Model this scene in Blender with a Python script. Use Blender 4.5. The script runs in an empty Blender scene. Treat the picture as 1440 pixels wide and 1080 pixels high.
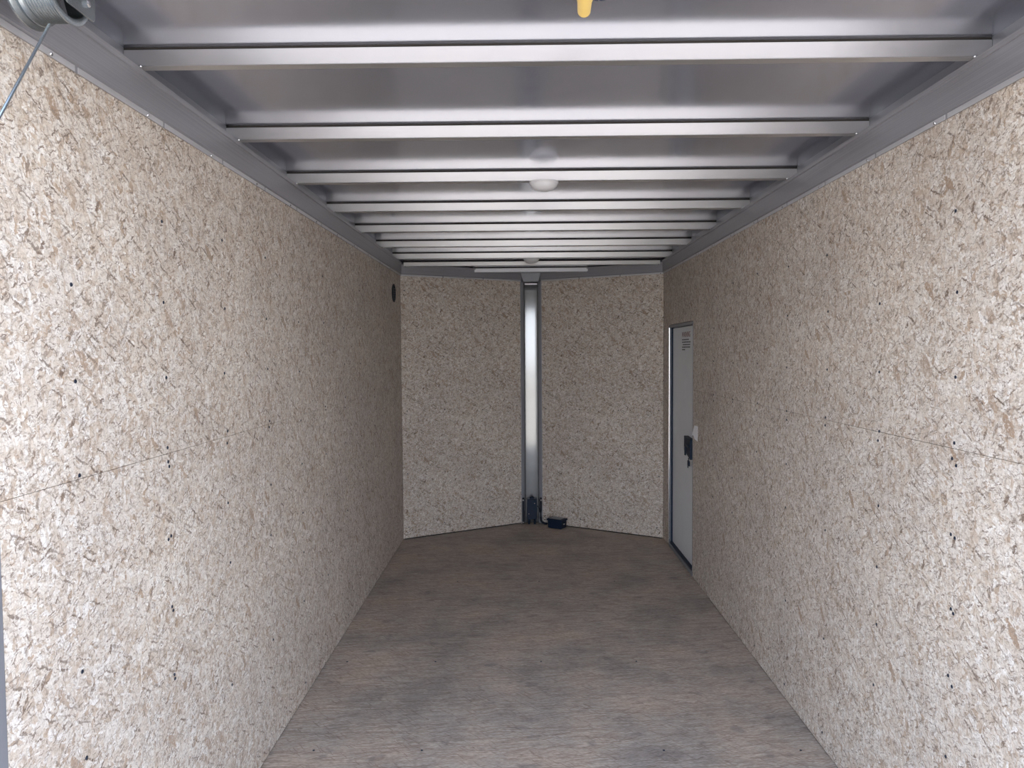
import bpy, bmesh, math, random
from mathutils import Vector, Matrix
random.seed(7)
sc = bpy.context.scene
C = bpy.context.collection
PI = math.pi

# ------------------------------------------------------------------ camera
F = 1040.0
yaw, pitch, roll = -0.0127, -0.0440, -0.0069
cam = bpy.data.objects.new('camera', bpy.data.cameras.new('camera'))
C.objects.link(cam); sc.camera = cam
cam.data.sensor_fit = 'HORIZONTAL'; cam.data.sensor_width = 36.0
cam.data.lens = 36.0 * F / 1440.0
cam.data.clip_start = 0.02; cam.data.clip_end = 500
fwd = Vector((math.sin(yaw)*math.cos(pitch), math.cos(yaw)*math.cos(pitch), math.sin(pitch)))
rt = Vector((math.cos(yaw), -math.sin(yaw), 0)); up = rt.cross(fwd)
r2 = math.cos(roll)*rt + math.sin(roll)*up
u2 = -math.sin(roll)*rt + math.cos(roll)*up
M = Matrix((r2, u2, -fwd)).transposed().to_4x4()
M.translation = Vector((-0.0845, 0.0, 1.467))
cam.matrix_world = M

# ------------------------------------------------------------------ world, sun, exposure
w = bpy.data.worlds.new('daylight'); sc.world = w; w.use_nodes = True
nt = w.node_tree; nt.nodes.clear()
wo = nt.nodes.new('ShaderNodeOutputWorld'); wb = nt.nodes.new('ShaderNodeBackground')
tc = nt.nodes.new('ShaderNodeTexCoord'); sp = nt.nodes.new('ShaderNodeSeparateXYZ')
cr = nt.nodes.new('ShaderNodeValToRGB')
cr.color_ramp.elements[0].position = 0.0; cr.color_ramp.elements[0].color = (0.86, 0.89, 0.95, 1)
cr.color_ramp.elements[1].position = 0.8; cr.color_ramp.elements[1].color = (0.47, 0.62, 0.90, 1)
nt.links.new(tc.outputs['Generated'], sp.inputs[0]); nt.links.new(sp.outputs['Z'], cr.inputs[0])
nt.links.new(cr.outputs[0], wb.inputs['Color']); nt.links.new(wb.outputs[0], wo.inputs['Surface'])
wb.inputs['Strength'].default_value = 1.35
sun = bpy.data.objects.new('sun', bpy.data.lights.new('sun', 'SUN')); C.objects.link(sun)
sun.data.energy = 4.0; sun.data.angle = 0.01; sun.data.color = (1.0, 0.93, 0.84)
sun.rotation_euler = Vector((1.15, 0.30, 0.95)).to_track_quat('Z', 'Y').to_euler()
sun.location = (3, 3, 6)
vs = sc.view_settings
vs.view_transform = 'Standard'; vs.look = 'None'; vs.exposure = 2.12; vs.gamma = 1.0; vs.use_curve_mapping = False
sc.render.film_transparent = False
sc.cycles.diffuse_bounces = 7

# ------------------------------------------------------------------ materials
class N:
    """small node helper"""
    def __init__(s, name):
        s.m = bpy.data.materials.new(name); s.m.use_nodes = True
        s.t = s.m.node_tree; s.t.nodes.clear()
        s.out = s.t.nodes.new('ShaderNodeOutputMaterial'); s.b = s.t.nodes.new('ShaderNodeBsdfPrincipled')
        s.l(s.b.outputs[0], s.out.inputs[0])
    def l(s, a, b): s.t.links.new(a, b)
    def n(s, k, **kw):
        x = s.t.nodes.new(k)
        for a, v in kw.items(): setattr(x, a, v)
        return x
    def math(s, op, a, b=None, c=None):
        x = s.n('ShaderNodeMath', operation=op)
        for i, v in enumerate((a, b, c)):
            if v is None: continue
            if isinstance(v, (int, float)): x.inputs[i].default_value = v
            else: s.l(v, x.inputs[i])
        return x.outputs[0]
    def mix(s, f, a, b, mode='MIX'):
        x = s.n('ShaderNodeMix', data_type='RGBA', blend_type=mode)
        for i, v in ((0, f), (6, a), (7, b)):
            if isinstance(v, (int, float)): x.inputs[i].default_value = v
            elif isinstance(v, tuple): x.inputs[i].default_value = (*v, 1) if len(v) == 3 else v
            else: s.l(v, x.inputs[i])
        return x.outputs[2]
    def ramp(s, f, els, interp='LINEAR'):
        x = s.n('ShaderNodeValToRGB'); r = x.color_ramp; r.interpolation = interp
        while len(r.elements) < len(els): r.elements.new(0.5)
        for e, (p, c) in zip(r.elements, els):
            e.position = p; e.color = (*c, 1) if len(c) == 3 else c
        s.l(f, x.inputs[0]); return x.outputs[0]
    def coord(s, rot=0, scale=(1, 1, 1), loc=(0, 0, 0), src=None):
        if src is None: src = s.n('ShaderNodeTexCoord').outputs['Object']
        a = s.n('ShaderNodeMapping'); a.inputs['Rotation'].default_value = (0, 0, rot); a.inputs['Location'].default_value = loc
        s.l(src, a.inputs[0])
        b = s.n('ShaderNodeMapping'); b.inputs['Scale'].default_value = scale; s.l(a.outputs[0], b.inputs[0])
        return b.outputs[0]
    dim = '3D'
    def noise(s, v, scale, detail=3, rough=0.5, out=0, dist=0):
        x = s.n('ShaderNodeTexNoise', noise_dimensions=s.dim); x.inputs['Scale'].default_value = scale; x.inputs['Detail'].default_value = detail
        x.inputs['Roughness'].default_value = rough; x.inputs['Distortion'].default_value = dist; s.l(v, x.inputs['Vector'])
        return x.outputs[out]
    def vor(s, v, scale, feat='F1'):
        x = s.n('ShaderNodeTexVoronoi', feature=feat, voronoi_dimensions=s.dim); x.inputs['Scale'].default_value = scale; s.l(v, x.inputs['Vector']); return x
    def bump(s, h, st=0.3, d=0.01):
        x = s.n('ShaderNodeBump'); x.inputs['Strength'].default_value = st; x.inputs['Distance'].default_value = d
        s.l(h, x.inputs['Height']); s.l(x.outputs[0], s.b.inputs['Normal'])
    def set(s, col=None, met=None, rough=None, spec=None):
        for k, v in (('Base Color', col), ('Metallic', met), ('Roughness', rough), ('Specular IOR Level', spec)):
            if v is None: continue
            if isinstance(v, tuple): s.b.inputs[k].default_value = (*v, 1) if len(v) == 3 else v
            elif isinstance(v, (int, float)): s.b.inputs[k].default_value = v
            else: s.l(v, s.b.inputs[k])
        return s.m

def plain(name, col, met=0, rough=0.5, spec=0.5):
    n = N(name)
    v = n.n('ShaderNodeTexCoord').outputs['Object']
    f = n.noise(v, 60, 2)
    r = n.math('MULTIPLY_ADD', f, 0.12, max(0.02, rough-0.06))
    return n.set(col, met, r, spec)

def osb(name):
    """oriented strand board: overlapping thin wood flakes laid in many directions"""
    n = N(name)
    n.dim = '2D'
    src = n.n('ShaderNodeTexCoord').outputs['Object']
    sx = n.n('ShaderNodeSeparateXYZ'); n.l(src, sx.inputs[0]); cx = n.n('ShaderNodeCombineXYZ')
    n.l(sx.outputs[0], cx.inputs[0]); n.l(sx.outputs[2], cx.inputs[1])
    flat = cx.outputs[0]        # the board's own plane; its flake outlines are wavered below
    dn = n.noise(flat, 38, 4, 0.75, out=1)
    vsub = n.n('ShaderNodeVectorMath', operation='SUBTRACT'); n.l(dn, vsub.inputs[0]); vsub.inputs[1].default_value = (.5, .5, .5)
    vsc = n.n('ShaderNodeVectorMath', operation='SCALE'); n.l(vsub.outputs[0], vsc.inputs[0]); vsc.inputs['Scale'].default_value = 0.017
    vad = n.n('ShaderNodeVectorMath', operation='ADD'); n.l(flat, vad.inputs[0]); n.l(vsc.outputs[0], vad.inputs[1])
    P = vad.outputs[0]
    pal = [(0.0, (.43, .33, .245)), (0.05, (.52, .43, .35)), (0.2, (.585, .51, .43)), (0.5, (.655, .60, .535)),
           (0.8, (.70, .655, .60)), (1.0, (.78, .75, .71))]
    col = None; hgt = None
    lay = [(0.2, (11, 26, 1), .0), (1.9, (14, 38, 1), .45), (2.75, (11, 33, 1), .5), (0.75, (18, 50, 1), .5), (1.35, (24, 60, 1), .6), (2.3, (34, 84, 1), .68), (1.6, (46, 120, 1), .72), (0.4, (60, 150, 1), .72)]
    for i, (rot, scl, thr) in enumerate(lay):
        v = n.coord(rot, scl, (i*3.7, i*5.1, 0), P)
        vo = n.vor(v, 1.0)
        s = n.n('ShaderNodeSeparateColor'); n.l(vo.outputs['Color'], s.inputs[0])
        c = n.ramp(s.outputs[0], pal)
        g = n.noise(n.coord(rot, (12, 230, 1), (i, 0, 0), P), 1.0, 2, .6)     # wood grain along the flake
        c = n.mix(1.0, c, n.ramp(g, [(.25, (.84, .825, .81)), (.6, (1.03, 1.03, 1.03))]), 'MULTIPLY')
        if col is None: col, hgt = c, s.outputs[1]
        else:
            mk = n.math('GREATER_THAN', s.outputs[1], thr)
            mk = n.math('MULTIPLY', mk, n.math('LESS_THAN', vo.outputs['Distance'], .56))
            col = n.mix(mk, col, c)
    # dark slivers, bark and gaps under flake edges, most faint, a few strong
    rag = n.noise(P, 120, 3, .75)
    for i, (rot, scl, thr, dc, rad) in enumerate([(.5, (16, 150, 1), .90, (.15, .11, .085), .42), (2.5, (30, 210, 1), .86, (.20, .155, .125), .42), (1.2, (44, 250, 1), .80, (.26, .21, .175), .44),
                                         (2.05, (26, 80, 1), .955, (.17, .12, .09), .42), (2.9, (38, 230, 1), .86, (.19, .14, .11), .42), (.9, (13, 40, 1), .972, (.36, .26, .185), .46), (0.05, (80, 380, 1), .72, (.29, .24, .20), .45)]):
        v = n.coord(rot, scl, (9+i*2.3, 4+i, 0), P); vo = n.vor(v, 1.0)
        s = n.n('ShaderNodeSeparateColor'); n.l(vo.outputs['Color'], s.inputs[0])
        mk = n.math('MULTIPLY', n.math('GREATER_THAN', s.outputs[0], thr), n.math('LESS_THAN', vo.outputs['Distance'], rad))
        mk = n.math('MULTIPLY', mk, n.ramp(rag, [(.36 if i != 5 else .28, (0, 0, 0)), (.50, (1, 1, 1))]))
        pw = n.math('POWER', s.outputs[2], 1.2)
        mk = n.math('MULTIPLY', mk, n.math('MULTIPLY_ADD', pw, .85, .2))
        col = n.mix(mk, col, dc)
    # border shade of the big flakes, painted in as broken dark lines
    for i, (rot, scl) in enumerate([(1.9, (14, 38, 1)), (0.2, (11, 26, 1)), (2.75, (20, 60, 1))]):
        vo = n.vor(n.coord(rot, scl, ((1, 0, 2)[i]*3.7, (1, 0, 2)[i]*5.1, 0), P), 1.0, 'DISTANCE_TO_EDGE')
        ln = n.ramp(vo.outputs['Distance'], [(.0, (1, 1, 1)), (.045, (0, 0, 0))])
        ln = n.math('MULTIPLY', ln, n.ramp(n.noise(P, 26+9*i, 2, .6), [(.5, (0, 0, 0)), (.62, (1, 1, 1))]))
        col = n.mix(n.math('MULTIPLY', ln, .55), col, (.27, .215, .175))
    # broad tone drift of the board itself
    big = n.noise(flat, 2.2, 3, .6)
    col = n.mix(1.0, col, n.ramp(big, [(.3, (.93, .92, .92)), (.7, (1.05, 1.04, 1.03))]), 'MULTIPLY')
    fine = n.noise(P, 210, 3, .7)
    col = n.mix(1.0, col, n.ramp(fine, [(.32, (.74, .725, .71)), (.47, (.98, .98, .98)), (.7, (1.06, 1.06, 1.06))]), 'MULTIPLY')
    n.bump(n.noise(n.coord(1.2, (60, 130, 1), (2, 5, 0), flat), 1.0, 1, .6), .35, .0014)
    return n.set(col, 0, .62, .35)

def floor_mat():
    n = N('worn plywood floor'); n.dim = '2D'
    src = n.n('ShaderNodeTexCoord').outputs['Object']
    def co(sc_, loc=(0, 0, 0), rz=0):
        a = n.n('ShaderNodeMapping'); a.inputs['Location'].default_value = loc; a.inputs['Rotation'].default_value = (0, 0, rz); n.l(src, a.inputs[0])
        b = n.n('ShaderNodeMapping'); b.inputs['Scale'].default_value = sc_; n.l(a.outputs[0], b.inputs[0]); return b.outputs[0]
    dn = n.noise(co((1, 1, 0)), 12, 3, .6, out=1)
    vsub = n.n('ShaderNodeVectorMath', operation='SCALE'); n.l(dn, vsub.inputs[0]); vsub.inputs['Scale'].default_value = .018
    def cod(sc_, loc, rz=0):
        ad = n.n('ShaderNodeVectorMath', operation='ADD'); n.l(src, ad.inputs[0]); n.l(vsub.outputs[0], ad.inputs[1])
        a = n.n('ShaderNodeMapping'); a.inputs['Location'].default_value = loc; a.inputs['Rotation'].default_value = (0, 0, rz); n.l(ad.outputs[0], a.inputs[0])
        b = n.n('ShaderNodeMapping'); b.inputs['Scale'].default_value = sc_; n.l(a.outputs[0], b.inputs[0]); return b.outputs[0]
    g1 = n.noise(cod((11, 190, 1), (0, 0, 0)), 1, 5, .7)
    col = n.ramp(g1, [(.28, (.25, .20, .165)), (.45, (.39, .335, .285)), (.58, (.49, .43, .375)), (.75, (.63, .575, .51))])
    for i, (rz, s_, th, dc) in enumerate([(.10, (9, 110, 1), .62, (.50, .45, .395)), (-.13, (11, 130, 1), .66, (.31, .26, .22)), (.04, (6, 80, 1), .6, (.42, .365, .32)), (-.35, (22, 260, 1), .90, (.28, .215, .18)), (.8, (26, 300, 1), .955, (.25, .19, .16))]):
        vo = n.vor(cod(s_, (i*2.1, i, 0), rz), 1.0)
        s = n.n('ShaderNodeSeparateColor'); n.l(vo.outputs['Color'], s.inputs[0])
        mk = n.math('MULTIPLY', n.math('GREATER_THAN', s.outputs[0], th), .62)
        col = n.mix(mk, col, dc)
    st = n.noise(co((1, 1, 0), (3, 1, 0)), 2.6, 5, .62)
    col = n.mix(1.0, col, n.ramp(st, [(.3, (.70, .71, .74)), (.5, (.97, .96, .96)), (.72, (1.14, 1.07, 1.0))]), 'MULTIPLY')
    sm = n.noise(co((1, 1.5, 0), (7, 2, 0)), 7, 3, .5)
    col = n.mix(n.math('MULTIPLY', n.ramp(sm, [(.66, (0, 0, 0)), (.74, (1, 1, 1))]), .45), col, (.17, .15, .15, 1))
    fine = n.noise(co((60, 500, 1)), 1, 2, .6)
    col = n.mix(1.0, col, n.ramp(fine, [(.3, (.68, .66, .64)), (.65, (1.16, 1.16, 1.16))]), 'MULTIPLY')
    n.bump(n.noise(co((14, 200, 1)), 1, 1, .6), .25, .0012)
    return n.set(col, 0, n.math('MULTIPLY_ADD', st, .3, .38), .25)

def metal(name, col, rough, wav=0, wsc=3, brush=None, met=1.0, streak=.08):
    n = N(name)
    src0 = n.n('ShaderNodeTexCoord').outputs['Object']
    mp = n.n('ShaderNodeMapping'); mp.inputs['Location'].default_value = (7.37, 3.61, 5.23); n.l(src0, mp.inputs[0]); src = mp.outputs[0]
    f = n.noise(src, 5, 4, .6)
    c = n.mix(1.0, tuple(col)+(1,), n.ramp(f, [(.3, (.94, .94, .95)), (.7, (1.0, 1.0, 1.0))]), 'MULTIPLY')
    if brush:
        a = n.n('ShaderNodeMapping'); a.inputs['Scale'].default_value = brush; n.l(src, a.inputs[0])
        b = n.noise(a.outputs[0], 1, 3, .6)
        c = n.mix(1.0, c, n.ramp(b, [(.25, (1-streak*2,)*3), (.75, (1+streak,)*3)]), 'MULTIPLY')
    r = n.math('MULTIPLY_ADD', f, .1, rough-.05)
    if wav:
        n.bump(n.noise(src, wsc, 2, .4), 1.0, wav)
    return n.set(c, met, r)

M_osb = osb('oriented strand board')
M_floor = floor_mat()
M_roof = metal('mill aluminium roof sheet', (.515, .53, .61), .17, .0020, 2.0, None, .80)
M_bow = metal('aluminium roof bow', (.66, .65, .64), .34, met=.9)
M_trim = metal('brushed aluminium trim', (.36, .36, .385), .52, 0, 0, (1, 400, 420), .5, .10)
M_lip = metal('bright trim lip', (.62, .62, .64), .5, 0, 0, None, .6)
M_plate = metal('polished nose plate', (.30, .305, .305), .10, .0005, 2.6, None, .55)
M_strip = metal('dark zinc channel', (.30, .31, .335), .5, met=.2)
M_steel = metal('grey painted steel', (.30, .31, .34), .45, met=.5)
M_chrome = metal('bright jamb metal', (.9, .9, .92), .14)
M_zinc = metal('galvanised drum', (.38, .42, .44), .26, met=.9)
M_screw = plain('dark screw head', (.035, .045, .07), .6, .35)
M_bright = plain('bright screw head', (.75, .76, .78), 1.0, .22)
M_black = plain('navy black plastic', (.006, .016, .036), 0, .5, .25)
M_blackmatt = plain('black rubber', (.008, .012, .022), 0, .6)
M_lens = plain('frosted lamp lens', (.70, .70, .72), 0, .32)
M_yellow = plain('yellow plastic', (.86, .62, .20), 0, .45)
M_ink = plain('dark blue ink', (.015, .04, .09), 0, .6)
M_red = plain('red sticker print', (.22, .06, .07), 0, .6)
M_greyink = plain('grey sticker print', (.09, .09, .10), 0, .6)
M_doorskin = metal('grey door skin', (.74, .77, .79), .42, 0, 0, None, .0)
M_white = plain('plain white', (.93, .94, .97), 0, .5)
M_gap = plain('dark cavity', (.03, .025, .022), 0, .9)
M_skin = plain('outer skin', (.10, .10, .11), .3, .5)

def gravel():
    n = N('pale sunlit yard'); src = n.n('ShaderNodeTexCoord').outputs['Object']
    f = n.noise(src, 1.2, 5, .65); g = n.noise(src, 40, 3, .6)
    c = n.ramp(f, [(.3, (.42, .37, .30)), (.7, (.58, .52, .44))])
    c = n.mix(1.0, c, n.ramp(g, [(.3, (.8, .8, .8)), (.7, (1.1, 1.1, 1.1))]), 'MULTIPLY')
    return n.set(c, 0, .9, .2)
M_yard = gravel()

# ------------------------------------------------------------------ mesh helpers
def bm_new(): return bmesh.new()
def add_box(bm, x0, x1, y0, y1, z0, z1, mat=None, mi=0):
    v = [Vector((x, y, z)) for x in (x0, x1) for y in (y0, y1) for z in (z0, z1)]
    if mat is not None: v = [mat @ p for p in v]
    v = [bm.verts.new(p) for p in v]
    for f in ((0, 1, 3, 2), (4, 6, 7, 5), (0, 4, 5, 1), (2, 3, 7, 6), (0, 2, 6, 4), (1, 5, 7, 3)):
        fc = bm.faces.new([v[i] for i in f]); fc.material_index = mi
def add_prism(bm, prof, a, b, axis='y'):
    """extrude a closed 2-D profile; axis y: (x,z) pairs, axis x: (y,z) pairs, axis z: (x,y)"""
    def P(p, t):
        return {'y': (p[0], t, p[1]), 'x': (t, p[0], p[1]), 'z': (p[0], p[1], t)}[axis]
    A = [bm.verts.new(P(p, a)) for p in prof]; B = [bm.verts.new(P(p, b)) for p in prof]
    n = len(prof)
    for i in range(n): bm.faces.new((A[i], A[(i+1) % n], B[(i+1) % n], B[i]))
    bm.faces.new(A); bm.faces.new(B[::-1])
def add_lathe(bm, prof, n=32, mat=None, closed=False):
    """profile (r, h) revolved about z"""
    rings = []
    for r, h in prof:
        ring = []
        if r < 1e-6:
            p = Vector((0, 0, h)); p = mat @ p if mat else p; ring = [bm.verts.new(p)]
        else:
            for k in range(n):
                a = 2*PI*k/n; p = Vector((r*math.cos(a), r*math.sin(a), h)); p = mat @ p if mat else p
                ring.append(bm.verts.new(p))
        rings.append(ring)
    pairs = list(zip(rings[:-1], rings[1:]))
    if closed: pairs.append((rings[-1], rings[0]))
    for A, B in pairs:
        for k in range(n):
            k2 = (k+1) % n
            if len(A) == 1 and len(B) == 1: continue
            if len(A) == 1: bm.faces.new((A[0], B[k2], B[k]))
            elif len(B) == 1: bm.faces.new((A[k], A[k2], B[0]))
            else: bm.faces.new((A[k], A[k2], B[k2], B[k]))
def add_tube(bm, pts, r, n=10):
    pts = [Vector(p) for p in pts]; rings = []
    for i, p in enumerate(pts):
        d = (pts[min(i+1, len(pts)-1)] - pts[max(i-1, 0)]).normalized()
        q = d.to_track_quat('Z', 'Y'); rr = r[i] if isinstance(r, (list, tuple)) else r
        rings.append([bm.verts.new(p + q @ Vector((rr*math.cos(2*PI*k/n), rr*math.sin(2*PI*k/n), 0))) for k in range(n)])
    for A, B in zip(rings[:-1], rings[1:]):
        for k in range(n): bm.faces.new((A[k], A[(k+1) % n], B[(k+1) % n], B[k]))
    bm.faces.new(rings[0][::-1]); bm.faces.new(rings[-1])
def obj(name, bm, mat, parent=None, smooth=False, bevel=0, seg=2, loc=None, rot=None, angle=35):
    bmesh.ops.recalc_face_normals(bm, faces=bm.faces[:])
    me = bpy.data.meshes.new(name); bm.to_mesh(me); bm.free()
    me.materials.append(mat)
    if smooth:
        for p in me.polygons: p.use_smooth = True
        me.set_sharp_from_angle(angle=math.radians(angle))
    o = bpy.data.objects.new(name, me); C.objects.link(o)
    if parent is not None: o.parent = parent
    if loc is not None: o.location = loc
    if rot is not None: o.rotation_euler = rot
    if bevel:
        b = o.modifiers.new('bevel', 'BEVEL'); b.width = bevel; b.segments = seg; b.limit_method = 'ANGLE'; b.angle_limit = math.radians(40)
    return o
def struct(o, label=None, cat=None):
    o['kind'] = 'structure'
    if label: o['label'] = label
    if cat: o['category'] = cat
    return o
def tag(o, label, cat, group=None):
    o['label'] = label; o['category'] = cat
    if group: o['group'] = group
    return o
def empty(name, loc, label, cat, group=None):
    o = bpy.data.objects.new(name, None); C.objects.link(o); o.location = loc; o.empty_display_size = .05
    return tag(o, label, cat, group)

# ------------------------------------------------------------------ dimensions (metres)
H = 1.015          # half width
Y0 = 1.292         # rear end of the wall boards
YC = 5.7225        # where the side walls meet the V nose
YN = 6.261         # nose end of the V walls
XN = 0.085
ZT = 2.055         # lower edge of the top trim
ZB = 2.157         # underside of the roof bows
ZR = 2.204         # underside of the roof sheet
G = 0.0006         # seam between boards

# ------------------------------------------------------------------ yard outside
bm = bm_new(); add_box(bm, -60, 60, -80, 40, -.56, -.5)
yard = struct(obj('ground', bm, M_yard), 'pale gravel yard outside the trailer', 'ground')

# ------------------------------------------------------------------ floor
bm = bm_new()
seams = [1.22, 2.19, 3.41, 4.63, 5.85, 6.4]
def halfw(y): return H if y <= YC else max(XN, H - (y-YC)*(H-XN)/(YN-YC))
ys = [1.22, 2.19, 3.41, 4.63]
for a, b in zip(ys[:-1], ys[1:]):
    add_box(bm, -H-.01, H+.01, a+G*1.5, b-G*1.5, -.03, 0)
pr = [(-H-.01, 4.63+G), (H+.01, 4.63+G), (H+.01, YC), (XN, YN+.03), (-XN, YN+.03), (-H-.01, YC)]
add_prism(bm, pr, -.03, 0, 'z')
floor = struct(obj('floor', bm, M_floor), 'worn brown strand board trailer floor', 'floor')
bm = bm_new(); add_prism(bm, [(-H-.04, .95), (H+.04, .95), (H+.04, YC+.02), (XN, YN+.1), (-XN, YN+.1), (-H-.04, YC+.02)], -.10, -.0305, 'z')
struct(obj("trim_11", bm, M_skin), 'dark steel frame under the trailer floor', 'frame')

# shared screw meshes
def screw_mesh(name, mat, r=.0042, h=.0016):
    b = bm_new(); add_lathe(b, [(r, 0), (r*.96, h*.6), (r*.7, h), (r*.34, h), (r*.28, h*.35), (0, h*.3)], 12)
    bmesh.ops.recalc_face_normals(b, faces=b.faces[:])
    m = bpy.data.meshes.new(name); b.to_mesh(m); b.free(); m.materials.append(mat)
    return m
ME_S = screw_mesh('screw_head', M_screw, .0046, .0018); ME_B = screw_mesh('bright_screw_head', M_bright, .0042, .003)
def screw(parent, loc, normal, mesh, name='screw'):
    """loc / normal in the parent's own space"""
    o = bpy.data.objects.new(name, mesh); C.objects.link(o); o.parent = parent
    o.location = loc; o.rotation_euler = Vector(normal).to_track_quat('Z', 'Y').to_euler()
    return o
for x, y in [(-.86, 2.66), (-.46, 2.66), (.43, 2.66), (.93, 2.66), (-.92, 3.44), (-.50, 3.44), (.0, 3.44), (.45, 3.44), (-.5, 4.66), (0.02, 4.66), (.5, 4.66), (-.86, 2.22), (.4, 2.22)]:
    screw(floor, (x, y, 0), (0, 0, 1), ME_S)
for x, y in [(.0, 3.375), (-.03, 4.93)]:
    screw(floor, (x, y, 0), (0, 0, 1), ME_B)

# ------------------------------------------------------------------ side and nose walls
def board_wall(name, label, loc, rz, cells, back=None):
    """cells: (x0,x1,z0,z1) boards in the wall's own frame, local y runs outwards"""
    b = bm_new()
    for (x0, x1, z0, z1) in cells: add_box(b, x0+G, x1-G, 0, .011, z0+G, z1-G)
    o = obj(name, b, M_osb, None, False, 0, 1, loc, (0, 0, rz))
    struct(o, label, 'wall')
    if back:
        b = bm_new()
        for (x0, x1, z0, z1) in back: add_box(b, x0, x1, .0115, .0125, z0, z1)
        c = obj('backing', b, M_gap, o)
    return o
LW = YC - Y0
# left: local x runs forward (+y)
lx = lambda y: y - Y0
wl = board_wall('wall_left', 'left wall of pale oriented strand board', (-H, Y0, 0), PI/2,
    [(0, lx(1.946), .004, 1.205), (lx(1.946), lx(4.386), .004, 1.205), (lx(4.386), LW, .004, 1.205),
     (0, lx(3.45), 1.205, 2.075), (lx(3.45), LW, 1.205, 2.075)], [(0, LW, 0, 2.075)])
ZL = [.07, .41, .62, .80, .99, 1.185, 1.222, 1.40, 1.60, 1.815]
for k in range(9):
    y = 1.528 + .392*k
    for z in ZL:
        if random.random() < .12: continue
        screw(wl, (lx(y)+random.uniform(-.008, .008), -.0002, z+random.uniform(-.012, .012)), (0, -1, 0), ME_S)
for z in (1.17, .985, .785, .60): screw(wl, (lx(1.928), -.0002, z), (0, -1, 0), ME_S)
# right: local x runs backward (-y) from the nose corner
rx = lambda y: YC - y
D0, D1, DT = rx(5.50), rx(4.745), 1.655
wr = board_wall('wall_right', 'right wall of pale oriented strand board', (H, YC, 0), -PI/2,
    [(0, D0, .004, 2.075), (D0, D1, DT, 2.075), (D1, rx(1.896), .004, 1.212), (rx(1.896), LW, .004, 1.212),
     (D1, rx(3.62), 1.212, 2.075), (rx(3.62), LW, 1.212, 2.075)], [(0, D0, 0, 2.075), (D0, D1, DT, 2.075), (D1, LW, 0, 2.075)])
for k in range(8):
    y = 1.50 + .392*k
    if y > 4.6: break
    for z in ZL:
        if random.random() < .12: continue
        screw(wr, (rx(y)+random.uniform(-.008, .008), -.0002, z+random.uniform(-.012, .012)), (0, -1, 0), ME_S)
for z in (1.17, .985, .79, .6): screw(wr, (rx(1.875), -.0002, z), (0, -1, 0), ME_S)
# V walls
VL = math.hypot(H-XN, YN-YC); VA = math.atan2(YN-YC, H-XN)
wf = board_wall('wall_front_left', 'left half of the V-shaped nose wall, strand board', (-H, YC, 0), VA, [(.002, VL, .006, 2.075)], [(0, VL, 0, 2.075)])
wg = board_wall('wall_front_right', 'right half of the V-shaped nose wall, strand board', (XN, YN, 0), -VA, [(0, VL-.002, .006, 2.075)], [(0, VL, 0, 2.075)])
for o_ in (wf, wg):
    for x in (.04, .36, .70, 1.03):
        for z in (.08, .5, 1.0, 1.45, 1.95):
            screw(o_, (x+random.uniform(-.01, .01), -.0002, z+random.uniform(-.02, .02)), (0, -1, 0), ME_S)

# dark base gap and thin flashing along the floor of the V
for nm, loc, rz in (('baseboard_front_left', (-H, YC, 0), VA), ('baseboard_front_right', (XN, YN, 0), -VA)):
    b = bm_new(); add_box(b, 0.012, VL-.012, -.0035, .0, 0, .0075)
    struct(obj(nm, b, M_gap, None, False, 0, 1, loc, (0, 0, rz)), 'thin dark base strip along the nose wall', 'trim')

# near-white patch on the right wall board near the rear opening
b = bm_new()
pts = [(0, 0), (.022, .055), (.012, .085), (.018, .135), (.10, .17), (.12, .02), (.06, -.03), (.015, -.035)]
A = [b.verts.new((p[0], 0, p[1])) for p in pts]; B = [b.verts.new((p[0], -.0006, p[1])) for p in pts]
for i in range(len(pts)): b.faces.new((A[i], A[(i+1) % len(pts)], B[(i+1) % len(pts)], B[i]))
b.faces.new(B); b.faces.new(A[::-1])
M_pale = plain('pale patch', (.80, .80, .80), 0, .6)
obj('pale_patch', b, M_pale, wr, loc=(rx(1.633), 0, 1.555))['label'] = 'near-white patch on the board'

# rear posts and header of the opening
for s, nm in ((-1, 'trim_1'), (1, 'trim_2')):
    b = bm_new()
    x0, x1 = sorted((s*(H-.004), s*(H+.06)))
    add_box(b, x0, x1, 1.17, Y0-.003, -.03, 2.23)
    struct(obj(nm, b, M_steel, None, False, .003), 'grey steel rear door post', 'post')
b = bm_new(); add_box(b, -H-.06, H+.06, 1.10, 1.165, 2.11, 2.26)
struct(obj('trim_3', b, M_steel, None, False, .003), 'grey steel header above the rear opening', 'header')

# outer skin of the trailer so that no daylight leaks in
b = bm_new()
add_box(b, -H-.05, -H-.03, 1.1, YC+.03, -.1, 2.24)
add_box(b, H+.03, H+.05, 1.1, rx(0)-0 - D1, -.1, 2.24)
add_box(b, H+.03, H+.05, 5.50, YC+.03, -.1, 2.24)
add_box(b, H+.03, H+.05, 4.74, 5.51, DT, 2.24); add_box(b, H+.03, H+.05, 4.74, 5.51, -.1, .03)
for s in (-1, 1):
    pr = [(s*(H+.05), YC), (s*(H+.05), YC+.05), (s*.0, YN+.19), (s*.0, YN+.13)]
    add_prism(b, pr, -.1, 2.24, 'z')
struct(obj('wall_outer', b, M_skin), 'dark outer skin of the trailer', 'wall')

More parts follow.
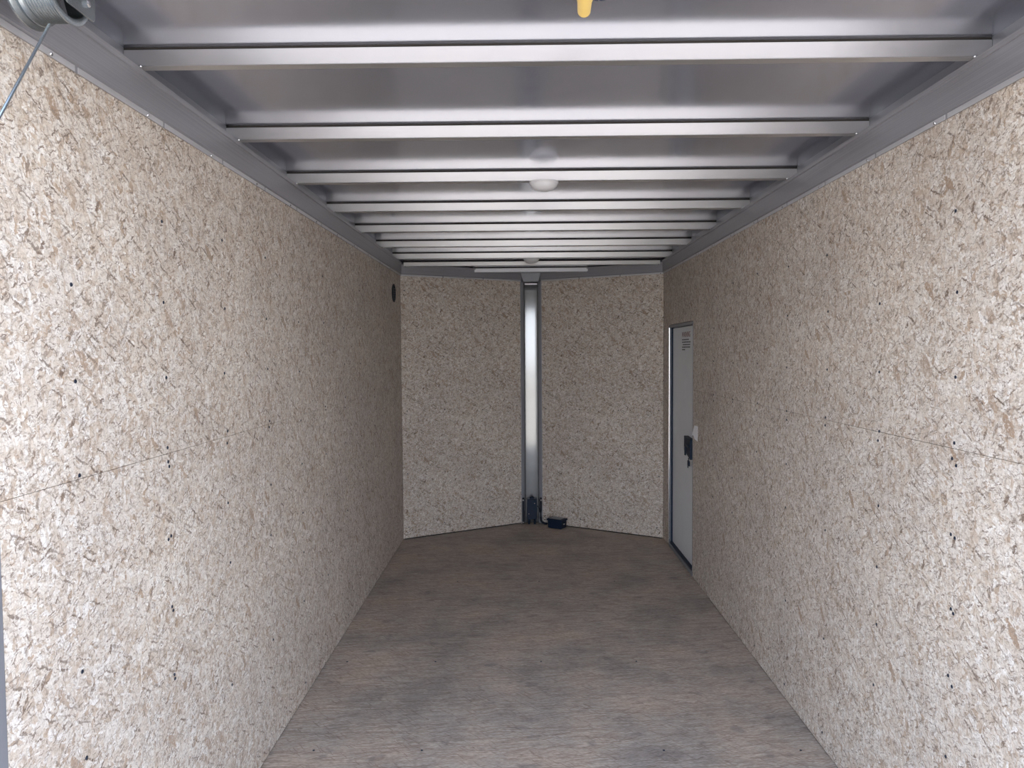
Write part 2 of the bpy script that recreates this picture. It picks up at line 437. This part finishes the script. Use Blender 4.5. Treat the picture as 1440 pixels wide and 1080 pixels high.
# ------------------------------------------------------------------ roof sheet
def roof_z(y):
    if y < 5.52: return ZR
    if y < 5.735: return ZR + (2.163-ZR)*(y-5.52)/.215
    return 2.163 - (y-5.735)*.05
b = bm_new()
yy = [1.10+i*.1 for i in range(45)] + [5.52, 5.58, 5.64, 5.735, 5.85, 6.0, 6.2, 6.44]
yy = sorted(set(round(v, 3) for v in yy)); xx = [-H-.04, -H+.03, -.75, -.5, -.25, 0, .25, .5, .75, H-.03, H+.04]
grid = [[b.verts.new((x, y, roof_z(y))) for x in xx] for y in yy]
for i in range(len(yy)-1):
    for j in range(len(xx)-1): b.faces.new((grid[i][j], grid[i+1][j], grid[i+1][j+1], grid[i][j+1]))
top = bmesh.ops.extrude_face_region(b, geom=b.faces[:])
for e in top['geom']:
    if isinstance(e, bmesh.types.BMVert): e.co.z = 2.24
ceil = struct(obj('ceiling', b, M_roof, None, True, angle=30), 'bare aluminium roof sheet of the trailer', 'ceiling')
# dents in the sheet close to the bow ends
# ------------------------------------------------------------------ top trim
def trim_run(name, label, a, bpt, ztop=ZB, screws=None):
    """extruded trim from point a to bpt, inside on the right-hand side of the travel... local y outwards"""
    a = Vector((a[0], a[1], 0)); bpt = Vector((bpt[0], bpt[1], 0)); d = bpt-a; L = d.length; rz = math.atan2(d.y, d.x)
    b_ = bm_new()
    prof = [(0, ZT+.001), (-.005, ZT), (-.006, ZT+.013), (-.0125, ZT+.016), (-.0125, ztop-.014), (-.017, ztop-.013), (-.0185, ztop-.001), (.04, ztop-.001), (.04, ztop-.006), (0, ztop-.006)]
    add_prism(b_, prof, 0, L, 'x')
    o = obj(name, b_, M_trim, None, False, 0, 1, (a.x, a.y, 0), (0, 0, rz)); struct(o, label, 'trim')
    lb = bm_new()
    segs = []
    n = max(1, round(L/.378)); s0 = 0
    for k in range(n):
        x0 = L*k/n+.006; x1 = L*(k+1)/n-.006
        add_box(lb, x0, x1, -.0074, -.0055, ZT-.0005, ZT+.012)
    obj('lip', lb, M_lip, o)['label'] = 'lighter lower lip of the trim'
    for x in (screws or []):
        screw(o, (x, -.0070, ZT+.004), (0, -1, -.6), ME_B)
    return o
tl = trim_run('trim_4', 'brushed metal trim along the top of the left wall', (-H, 1.18), (-H, YC), ZB, [1.474-1.18 + .378*k for k in range(11)])
tr = trim_run('trim_5', 'brushed metal trim along the top of the right wall', (H, YC), (H, 1.18), ZB, [YC-1.15-.46 - .378*k - .0 for k in range(11) if YC-1.61-.378*k > .02][::1])
t6 = trim_run('trim_6', 'metal trim along the top of the left nose wall', (-H, YC), (-XN, YN), 2.144, [.55])
t7 = trim_run('trim_7', 'metal trim along the top of the right nose wall', (XN, YN), (H, YC), 2.144, [.48, 1.05])
# side rails between trim and roof
for s, nm in ((-1, 'trim_8'), (1, 'trim_9')):
    b = bm_new(); x0, x1 = sorted((s*(H+.022), s*(H+.03))); add_box(b, x0, x1, 1.17, YC+.1, ZB-.02, ZR+.01)
    struct(obj(nm, b, M_steel), 'dark side rail between trim and roof sheet', 'rail')
# V nose header behind trim
b = bm_new()
for s in (-1, 1):
    add_prism(b, [(s*(H+.03), YC+.02), (s*(H+.03), YC+.05), (0, YN+.13), (0, YN+.10)], 2.0, 2.2, 'z')
struct(obj('trim_10', b, M_strip), 'dark header behind the nose trim', 'trim')

# ------------------------------------------------------------------ roof bows
names = ['nearest', 'second', 'third', 'fourth', 'fifth', 'sixth', 'seventh']
labs = ['aluminium roof bow nearest the rear opening, widest in the photo',
        'second aluminium roof bow from the rear, in front of the one with the round lamp',
        'third aluminium roof bow from the rear, carrying the larger round lamp',
        'fourth aluminium roof bow from the rear, just past the larger round lamp',
        'fifth aluminium roof bow from the rear, two beyond the larger round lamp',
        'sixth aluminium roof bow from the rear, just before the bow with the far lamp',
        'seventh aluminium roof bow from the rear, carrying the small far lamp']
def make_bow(y, hw, z0, z1, label, gap_strip=True):
    t = empty('roof_bow', (0, y, z0), label, 'roof bow', 'aluminium roof bows under the roof sheet')
    b_ = bm_new(); h = z1-z0
    # box section with a thin turned foot flange at the lower edge
    add_prism(b_, [(0, .0025), (-.003, .0), (.026, 0), (.026, h), (0, h)], -hw, hw, 'x')
    obj('beam', b_, M_bow, t, False, .0009, 2)
    b_ = bm_new(); add_box(b_, -hw, hw, .003, .024, h, h+.0062); obj('gap_strip', b_, M_gap, t)['label'] = 'black strip between bow and roof'  # dark strip filling the gap between bow top and roof sheet
    for s in (-1, 1):
        screw(t, (s*(hw-.042 if hw > 1 else hw-.012), -.0025, .0), (0, -.6, -1), ME_B, 'rivet')
    return t
for i in range(7):
    make_bow(1.7997+.6194*i, H+.0215, ZB, ZR-.0065, labs[i])
make_bow(5.715, .985, 2.126, 2.1575, 'eighth aluminium roof bow, last full-width one at the start of the nose')
short = make_bow(6.03, .47, 2.108, 2.142, 'short aluminium roof bow inside the V nose')

short.children[0].data.materials[0] = M_lip

# ------------------------------------------------------------------ dome lamps
def lamp(x, y, z, label, R=.061):
    t = empty('ceiling_lamp', (x, y, z), label, 'lamp', 'round dome lamps under the bows')
    b_ = bm_new(); add_lathe(b_, [(0, 0), (R, 0), (R*1.0, -.005), (R*.95, -.008), (0, -.008)], 40)
    obj('base', b_, M_lens, t, True)
    b_ = bm_new(); add_lathe(b_, [(R*.93, -.0082), (R*.88, -.016), (R*.72, -.026), (R*.45, -.033), (0, -.036)], 40)
    obj('lens', b_, M_lens, t, True, angle=70)
    return t
lamp(.012, 3.052, ZB-.001, 'larger white dome lamp under the third roof bow')
lamp(-.005, 5.53, ZB-.001, 'small far dome lamp under the seventh roof bow')

# ------------------------------------------------------------------ nose post
t = empty('nose_post', (0, 6.29, 0), 'polished vertical metal post in the nose corner between two boards', 'post')
b = bm_new(); n_ = 12; W_ = .060
vs_ = []
for z in [0.002+ (2.045-.002)*k/24 for k in range(25)]:
    row = []
    for k in range(n_+1):
        x = -W_ + 2*W_*k/n_; row.append(b.verts.new((x, -.004*math.cos(x/W_*PI/2) , z)))
    vs_.append(row)
for i in range(24):
    for k in range(n_): b.faces.new((vs_[i][k], vs_[i][k+1], vs_[i+1][k+1], vs_[i+1][k]))
pl = obj('plate', b, M_plate, t, True, angle=80); sd = pl.modifiers.new('solid', 'SOLIDIFY'); sd.thickness = .002; sd.offset = -1
for s in (-1, 1):
    b = bm_new()
    add_prism(b, [(s*.0605, -.012), (s*.0635, -.014), (s*.083, -.036), (s*.090, -.034), (s*.090, .012), (s*.0605, .012)], 0.0, 2.05, 'z')
    obj('channel', b, M_strip, t, False, .0012)
b = bm_new(); add_prism(b, [(-.10, .10), (.10, .10), (.062, .0), (-.062, .0)], -.03, .004, 'y')
obj('cap', b, M_strip, t, False, .002, loc=(0, -.012, 2.052))
b = bm_new(); add_box(b, -.052, .052, -.006, -.0035, 2.030, 2.040); obj('bead', b, M_chrome, t)

# ------------------------------------------------------------------ junction box, cables, battery box
t = empty('junction_box', (-.001, 6.235, 0), 'upright dark junction box on two legs before the nose post', 'box')
b = bm_new()
w_, z0, z1 = .042, .045, .212
pr = [(-w_*.86, z0), (w_*.86, z0), (w_, z0+.02), (w_*1.04, (z0+z1)/2), (w_, (z0+z1)/2+.03), (w_, z1), (-w_, z1), (-w_, (z0+z1)/2+.03), (-w_*1.04, (z0+z1)/2), (-w_, z0+.02)]
add_prism(b, pr, -.03, .03, 'y'); obj('body', b, M_black, t, False, .005, 3)
b = bm_new(); add_box(b, -w_*1.03, w_*1.03, -.033, .033, .213, .219); obj('lid', b, M_black, t, False, .002)
b = bm_new(); add_lathe(b, [(.019, .219), (.018, .229), (.011, .236), (0, .238)], 20); obj('knob', b, M_black, t, True)
for s in (-1, 1):
    b = bm_new(); add_tube(b, [(s*.024, 0, .0), (s*.024, 0, .05)], .009, 12); obj('leg', b, M_black, t, True)
for x, z in ((.022, .182), (-.027, .093)):
    screw(t, (x, -.0305, z), (0, -1, 0), ME_B)
b = bm_new(); add_tube(b, [(.040, .0, .155), (.052, -.002, .150), (.060, -.004, .135), (.066, -.006, .10)], .005, 8); obj('cable', b, M_blackmatt, t, True)
for s, nm, lab in ((-1, 'power_cable', 'straight black conduit at the left edge of the nose post'), (1, 'power_cable', 'black cable at the right edge of the nose post running to the battery box')):
    t = empty(nm, (s*.074, 6.235, 0), lab, 'cable', None)
    b = bm_new()
    pts = [(0, 0, .225), (0, 0, .12), (0, 0, .05)]
    pts += [(0, 0, .002)] if s < 0 else [(.003, -.004, .03), (.012, -.012, .017), (.03, -.025, .0105), (.045, -.045, .0125)]
    add_tube(b, pts, .0095, 12); obj('sleeve', b, M_blackmatt, t, True)
    b = bm_new(); add_lathe(b, [(.0092, .20), (.0115, .20), (.0115, .211), (.0092, .211)], 16, None, True); obj('clamp', b, M_bright, t, True)['label'] = 'bright metal clamp'
    if s < 0:
        b = bm_new(); add_lathe(b, [(.0092, .012), (.0118, .012), (.0118, .02), (.0092, .02)], 16, None, True); obj('clamp', b, M_bright, t, True)
t = empty('battery_box', (.205, 6.10, 0), 'squat dark battery box with ribbed lid on the floor by the nose', 'battery box')
t.rotation_euler = (0, 0, math.radians(-32))
b = bm_new(); add_prism(b, [(-.062, .0), (.062, .0), (.068, .062), (-.068, .062)], -.045, .045, 'y'); obj('case', b, M_black, t, False, .006, 3)
b = bm_new(); add_box(b, -.073, .073, -.050, .050, .0625, .078); obj('lid', b, M_black, t, False, .003)
b = bm_new(); add_box(b, -.055, .050, -.036, .038, .0785, .0815); obj('top_panel', b, M_steel, t, False, .001)['label'] = 'grey panel on the lid'
for s in (-1, 1):
    b = bm_new(); add_box(b, min(s*.0715, s*.080), max(s*.0715, s*.080), -.016, .016, .045, .060); obj('latch', b, M_black, t, False, .002)
b = bm_new(); add_box(b, .0665, .0695, -.02, .008, .034, .043); obj('tag', b, M_bright, t)['label'] = 'small bright tag'

# ------------------------------------------------------------------ side door
DY0, DY1 = 4.745, 5.50
d = bpy.data.objects.new('door_1', None); C.objects.link(d); d.location = (H, (DY0+DY1)/2, 0); struct(d, 'narrow grey side door in the right wall', 'door')
hwD = (DY1-DY0)/2
b = bm_new(); add_box(b, .0345, .049, -hwD-.01, hwD+.01, .01, DT+.01); obj('outer_skin', b, M_steel, d)
b = bm_new(); add_box(b, .020, .034, -hwD+.012, hwD-.028, .045, DT-.028); obj('door_panel', b, M_doorskin, d, False, .002)
b = bm_new(); add_box(b, -.002, .03, hwD-.012, hwD-.001, .03, DT-.022); obj('jamb', b, M_steel, d, False, .001)
b = bm_new(); add_tube(b, [(-.003, hwD-.0075, .03), (-.003, hwD-.0075, DT-.022)], .0075, 16); obj('jamb_bead', b, M_chrome, d, True)['label'] = 'bright rounded metal edge on the hinge-side jamb'  # round bead added so a highlight line runs down the jamb edge
b = bm_new(); add_box(b, .008, .03, hwD-.030, hwD-.0125, .03, DT-.022); obj('seal', b, M_black, d)['label'] = 'black rubber seal'
b = bm_new(); add_box(b, -.001, .03, -hwD+.001, -hwD+.010, .03, DT-.022); obj('jamb', b, M_steel, d, False, .001)
b = bm_new(); add_box(b, -.003, .03, -hwD+.001, hwD-.001, DT-.021, DT-.003); obj('head_jamb', b, M_steel, d, False, .001)
b = bm_new(); add_box(b, -.003, .0345, -hwD+.001, hwD-.001, .004, .028); obj('threshold', b, M_steel, d, False, .001)
b = bm_new(); add_box(b, .004, .02, -hwD+.012, hwD-.014, .029, .044); obj('bottom_seal', b, M_black, d)
# latch: box body with a chamfered lower corner, lever and keys
hy = 4.868-(DY0+DY1)/2
b = bm_new()
pr = [(-.085, .888), (.095, .895), (.095, .800), (-.02, .770), (-.085, .755)]
add_prism(b, [(hy+p[0], p[1]) for p in pr], -.010, .020, 'x')
lt = obj('latch', b, M_black, d, False, .003)
lt['label'] = 'dark latch box'
b = bm_new(); add_box(b, -.018, -.0105, hy-.05, hy+.05, .83, .85); add_box(b, -.018, -.008, hy+.03, hy+.05, .77, .85); obj('lever', b, M_black, lt, False, .002)
b = bm_new(); add_tube(b, [(.004, hy-.02, .765), (-.004, hy-.02, .757), (-.004, hy-.02, .74)], .0035, 8); add_box(b, -.008, 0, hy-.040, hy+.0, .708, .742); add_box(b, -.004, -.001, hy+.0, hy+.014, .69, .715); obj('keys', b, M_black, lt)
# warning sticker printing (text mesh: letters flat on the door skin)
def text_part(name, s, size, mat, parent, mtx, depth=.0002):
    cu = bpy.data.curves.new(name, 'FONT'); cu.body = s; cu.size = size; cu.extrude = depth; cu.align_x = 'CENTER'; cu.resolution_u = 3
    tmp = bpy.data.objects.new(name+'_tmp', cu); C.objects.link(tmp)
    dg = bpy.context.evaluated_depsgraph_get(); me = bpy.data.meshes.new_from_object(tmp.evaluated_get(dg))
    bpy.data.objects.remove(tmp); me.transform(mtx); me.materials.clear(); me.materials.append(mat)
    o = bpy.data.objects.new(name, me); C.objects.link(o); o.parent = parent; return o
sy = 5.04-(DY0+DY1)/2
# text right direction = -y (seen from inside), up = z
def door_mtx(y, z): return Matrix(((0, 0, -1, .0194), (-1, 0, 0, y), (0, 1, 0, z), (0, 0, 0, 1)))
text_part('warning_print', 'WARNING', .052, M_red, d, door_mtx(sy, 1.557))['label'] = 'dark red warning heading'
b = bm_new()
for k, (a, c) in enumerate([(.0, .20), (.0, .24), (.02, .24), (.0, .22), (.0, .09)]):
    z = 1.540-.017*k; x = sy+.12-a
    while x > sy+.12-c:
        l = random.uniform(.012, .03); add_box(b, .0191, .0196, x-l, x, z-.0045, z+.0035); x -= l+.006
obj('fine_print', b, M_greyink, d)['label'] = 'rows of small grey print'

# white patch with a ragged outline on the wall beside the door
b = bm_new()
pts = [(4.775, .912), (4.765, .925), (4.70, .989), (4.615, .992), (4.615, .896), (4.69, .902), (4.72, .92), (4.75, .922)]
A = [b.verts.new((0, p[0], p[1])) for p in pts]; B = [b.verts.new((-.0012, p[0], p[1])) for p in pts]; n_ = len(pts)
for i in range(n_): b.faces.new((A[i], A[(i+1) % n_], B[(i+1) % n_], B[i]))
b.faces.new(A); b.faces.new(B[::-1])
for v in b.verts: v.co -= Vector((0, 4.69, .94))
o = obj('sticker', b, M_white, loc=(H-.0003, 4.69, .94)); tag(o, 'ragged white patch on the right wall beside the door latch', 'sticker')

# round black vent on the left wall
t = empty('wall_vent', (-H, 5.412, 1.899), 'small round black vent high on the left wall by the nose', 'vent')
Mx = Matrix.Rotation(PI/2, 4, 'Y')
b = bm_new(); add_lathe(b, [(0, .001), (.050, .001), (.052, .004), (.052, .008), (.066, .007), (.067, .003), (.064, 0), (0, 0)], 36, Mx); obj('rim', b, M_blackmatt, t, True)
b = bm_new()
for k in range(5):
    z = -.034+.017*k; hw_ = math.sqrt(.049**2-z*z)
    add_box(b, .002, .0075, -hw_, hw_, z-.004, z+.002)
obj('slat', b, M_black, t)

# ------------------------------------------------------------------ ramp-door cable drum (top left, at the rear opening)
t = empty('cable_drum', (-.886, 1.30, 2.107), 'galvanised grooved ramp-door cable drum in the upper left corner', 'cable drum')
R_ = .066
Mx = Matrix.Diagonal((.88, .94, .94, 1)) @ Matrix.Rotation(PI/2, 4, 'Y')
prof = [(.050, -.058), (R_+.010, -.058), (R_+.012, -.053), (R_+.006, -.047), (R_+.001, -.045), (R_+.005, -.041), (R_+.004, -.037), (R_-.001, -.034)]
h = -.034
for k in range(9):
    prof += [(R_-.0032, h+.0017), (R_-.0008, h+.0036), (R_-.0032, h+.0056)]; h += .0056
prof += [(R_-.002, h+.002), (R_+.003, h+.004), (R_+.004, h+.008), (R_-.002, h+.0095), (R_-.008, h+.0085), (R_-.012, .0), (.054, -.03), (.050, -.05)]
b = bm_new(); add_lathe(b, prof, 72, Mx, True); obj('drum', b, M_zinc, t, True, angle=50)
b = bm_new(); add_lathe(b, [(.018, -.05), (.052, -.05), (.052, -.044), (.024, -.044), (.024, .03), (.018, .03)], 40, Mx, True); obj('hub', b, M_strip, t, True)
for k in range(4):
    b = bm_new(); m_ = Matrix.Rotation(k*PI/2+.5, 4, 'X'); add_box(b, -.043, .002, -.006, .006, .022, .055, m_); obj('spoke', b, M_steel, t)
t2 = empty('drum_bracket', (-.8520, 1.296, 2.117), 'galvanised bracket plate with bearing beside the cable drum', 'bracket')
b = bm_new()
add_prism(b, [(-.10, .06), (-.10, -.02), (-.02, -.052), (.055, -.052), (.06, -.045), (.06, .06)], -.0015, .0015, 'x'); 
obj('plate', b, M_zinc, t2, False, .0006)
b = bm_new(); add_box(b, .0016, .03, -.09, .055, .052, .060); obj('flange', b, M_zinc, t2)
Mb = Matrix.Translation((0.0016, -.015, .005)) @ Matrix.Rotation(PI/2, 4, 'Y')
b = bm_new(); add_lathe(b, [(.0, 0), (.036, 0), (.036, .004), (.030, .007), (.026, .004), (.020, .010), (.013, .010), (.013, .002), (0, .002)], 36, Mb); obj('bearing', b, M_zinc, t2, True)
for y_, z_ in ((-.058, -.012), (.032, -.030)):
    b = bm_new(); add_lathe(b, [(.0, .0015), (.007, .0015), (.007, .006), (.004, .008), (0, .008)], 6, Matrix.Translation((0, y_, z_)) @ Matrix.Rotation(PI/2, 4, 'Y')); obj('bolt', b, M_bright, t2)
b = bm_new(); add_tube(b, [(-.93, 1.30, 2.105), (-.60, 1.30, 2.105)], .0125, 20)
o = obj('torsion_shaft', b, M_zinc, None, True); tag(o, 'round steel shaft through the cable drum', 'shaft')
# cable and ramp
P0 = Vector((-.886, 1.285, 2.040)); dr = Vector((.010, -.150, -.207))
b = bm_new(); add_tube(b, [P0+dr*.05, P0+dr*3, P0+dr*7, P0+dr*11.6], .0024, 8)
o = obj('ramp_cable', b, M_zinc, None, True); tag(o, 'thin steel cable running down from the drum at upper left', 'cable')
b = bm_new()
add_prism(b, [(1.15, -.002), (-.95, -.47), (-.94, -.50), (1.15, -.05)], -.99, .99, 'x')
struct(obj('door_2', b, M_floor), 'lowered ramp door behind the camera', 'door')

# ------------------------------------------------------------------ yellow connector near the rear bow and ink marks on the roof
t = empty('yellow_connector', (.043, 1.525, ZR), 'yellow tapered plastic wire connector on the roof near the opening', 'connector')
b = bm_new()
ra = [.0185, .0185, .0175, .0185, .0170, .0180, .0165, .0172, .0150, .0146, .0142, .0138]
n_ = len(ra); pts = [(.0008*k, -.10+.0145*k, -.022-.0003*k) for k in range(n_)]
add_tube(b, pts, ra, 20); obj('sleeve', b, M_yellow, t, True, angle=60)
b = bm_new(); add_tube(b, [(-.002, -.36, -.012), (-.002, -.2, -.016), (0, -.10, -.022)], .004, 8); obj('wire', b, M_yellow, t, True)
b = bm_new()
for k in range(7):
    x = .066+.0048*k; y0 = 1.594
    m_ = Matrix.Translation((x, y0-.004*0, ZR-.0012)) @ Matrix.Rotation([.2, -.3, .1, -.2, .35, 0, -.1][k], 4, 'Z')
    add_box(b, -.0011, .0011, -.03, -.002+.002*(k % 2), 0, .0012, m_)
o = obj('roof_stamp', b, M_ink); o.parent = ceil; o['label'] = 'dark blue stamped lettering on the roof sheet'
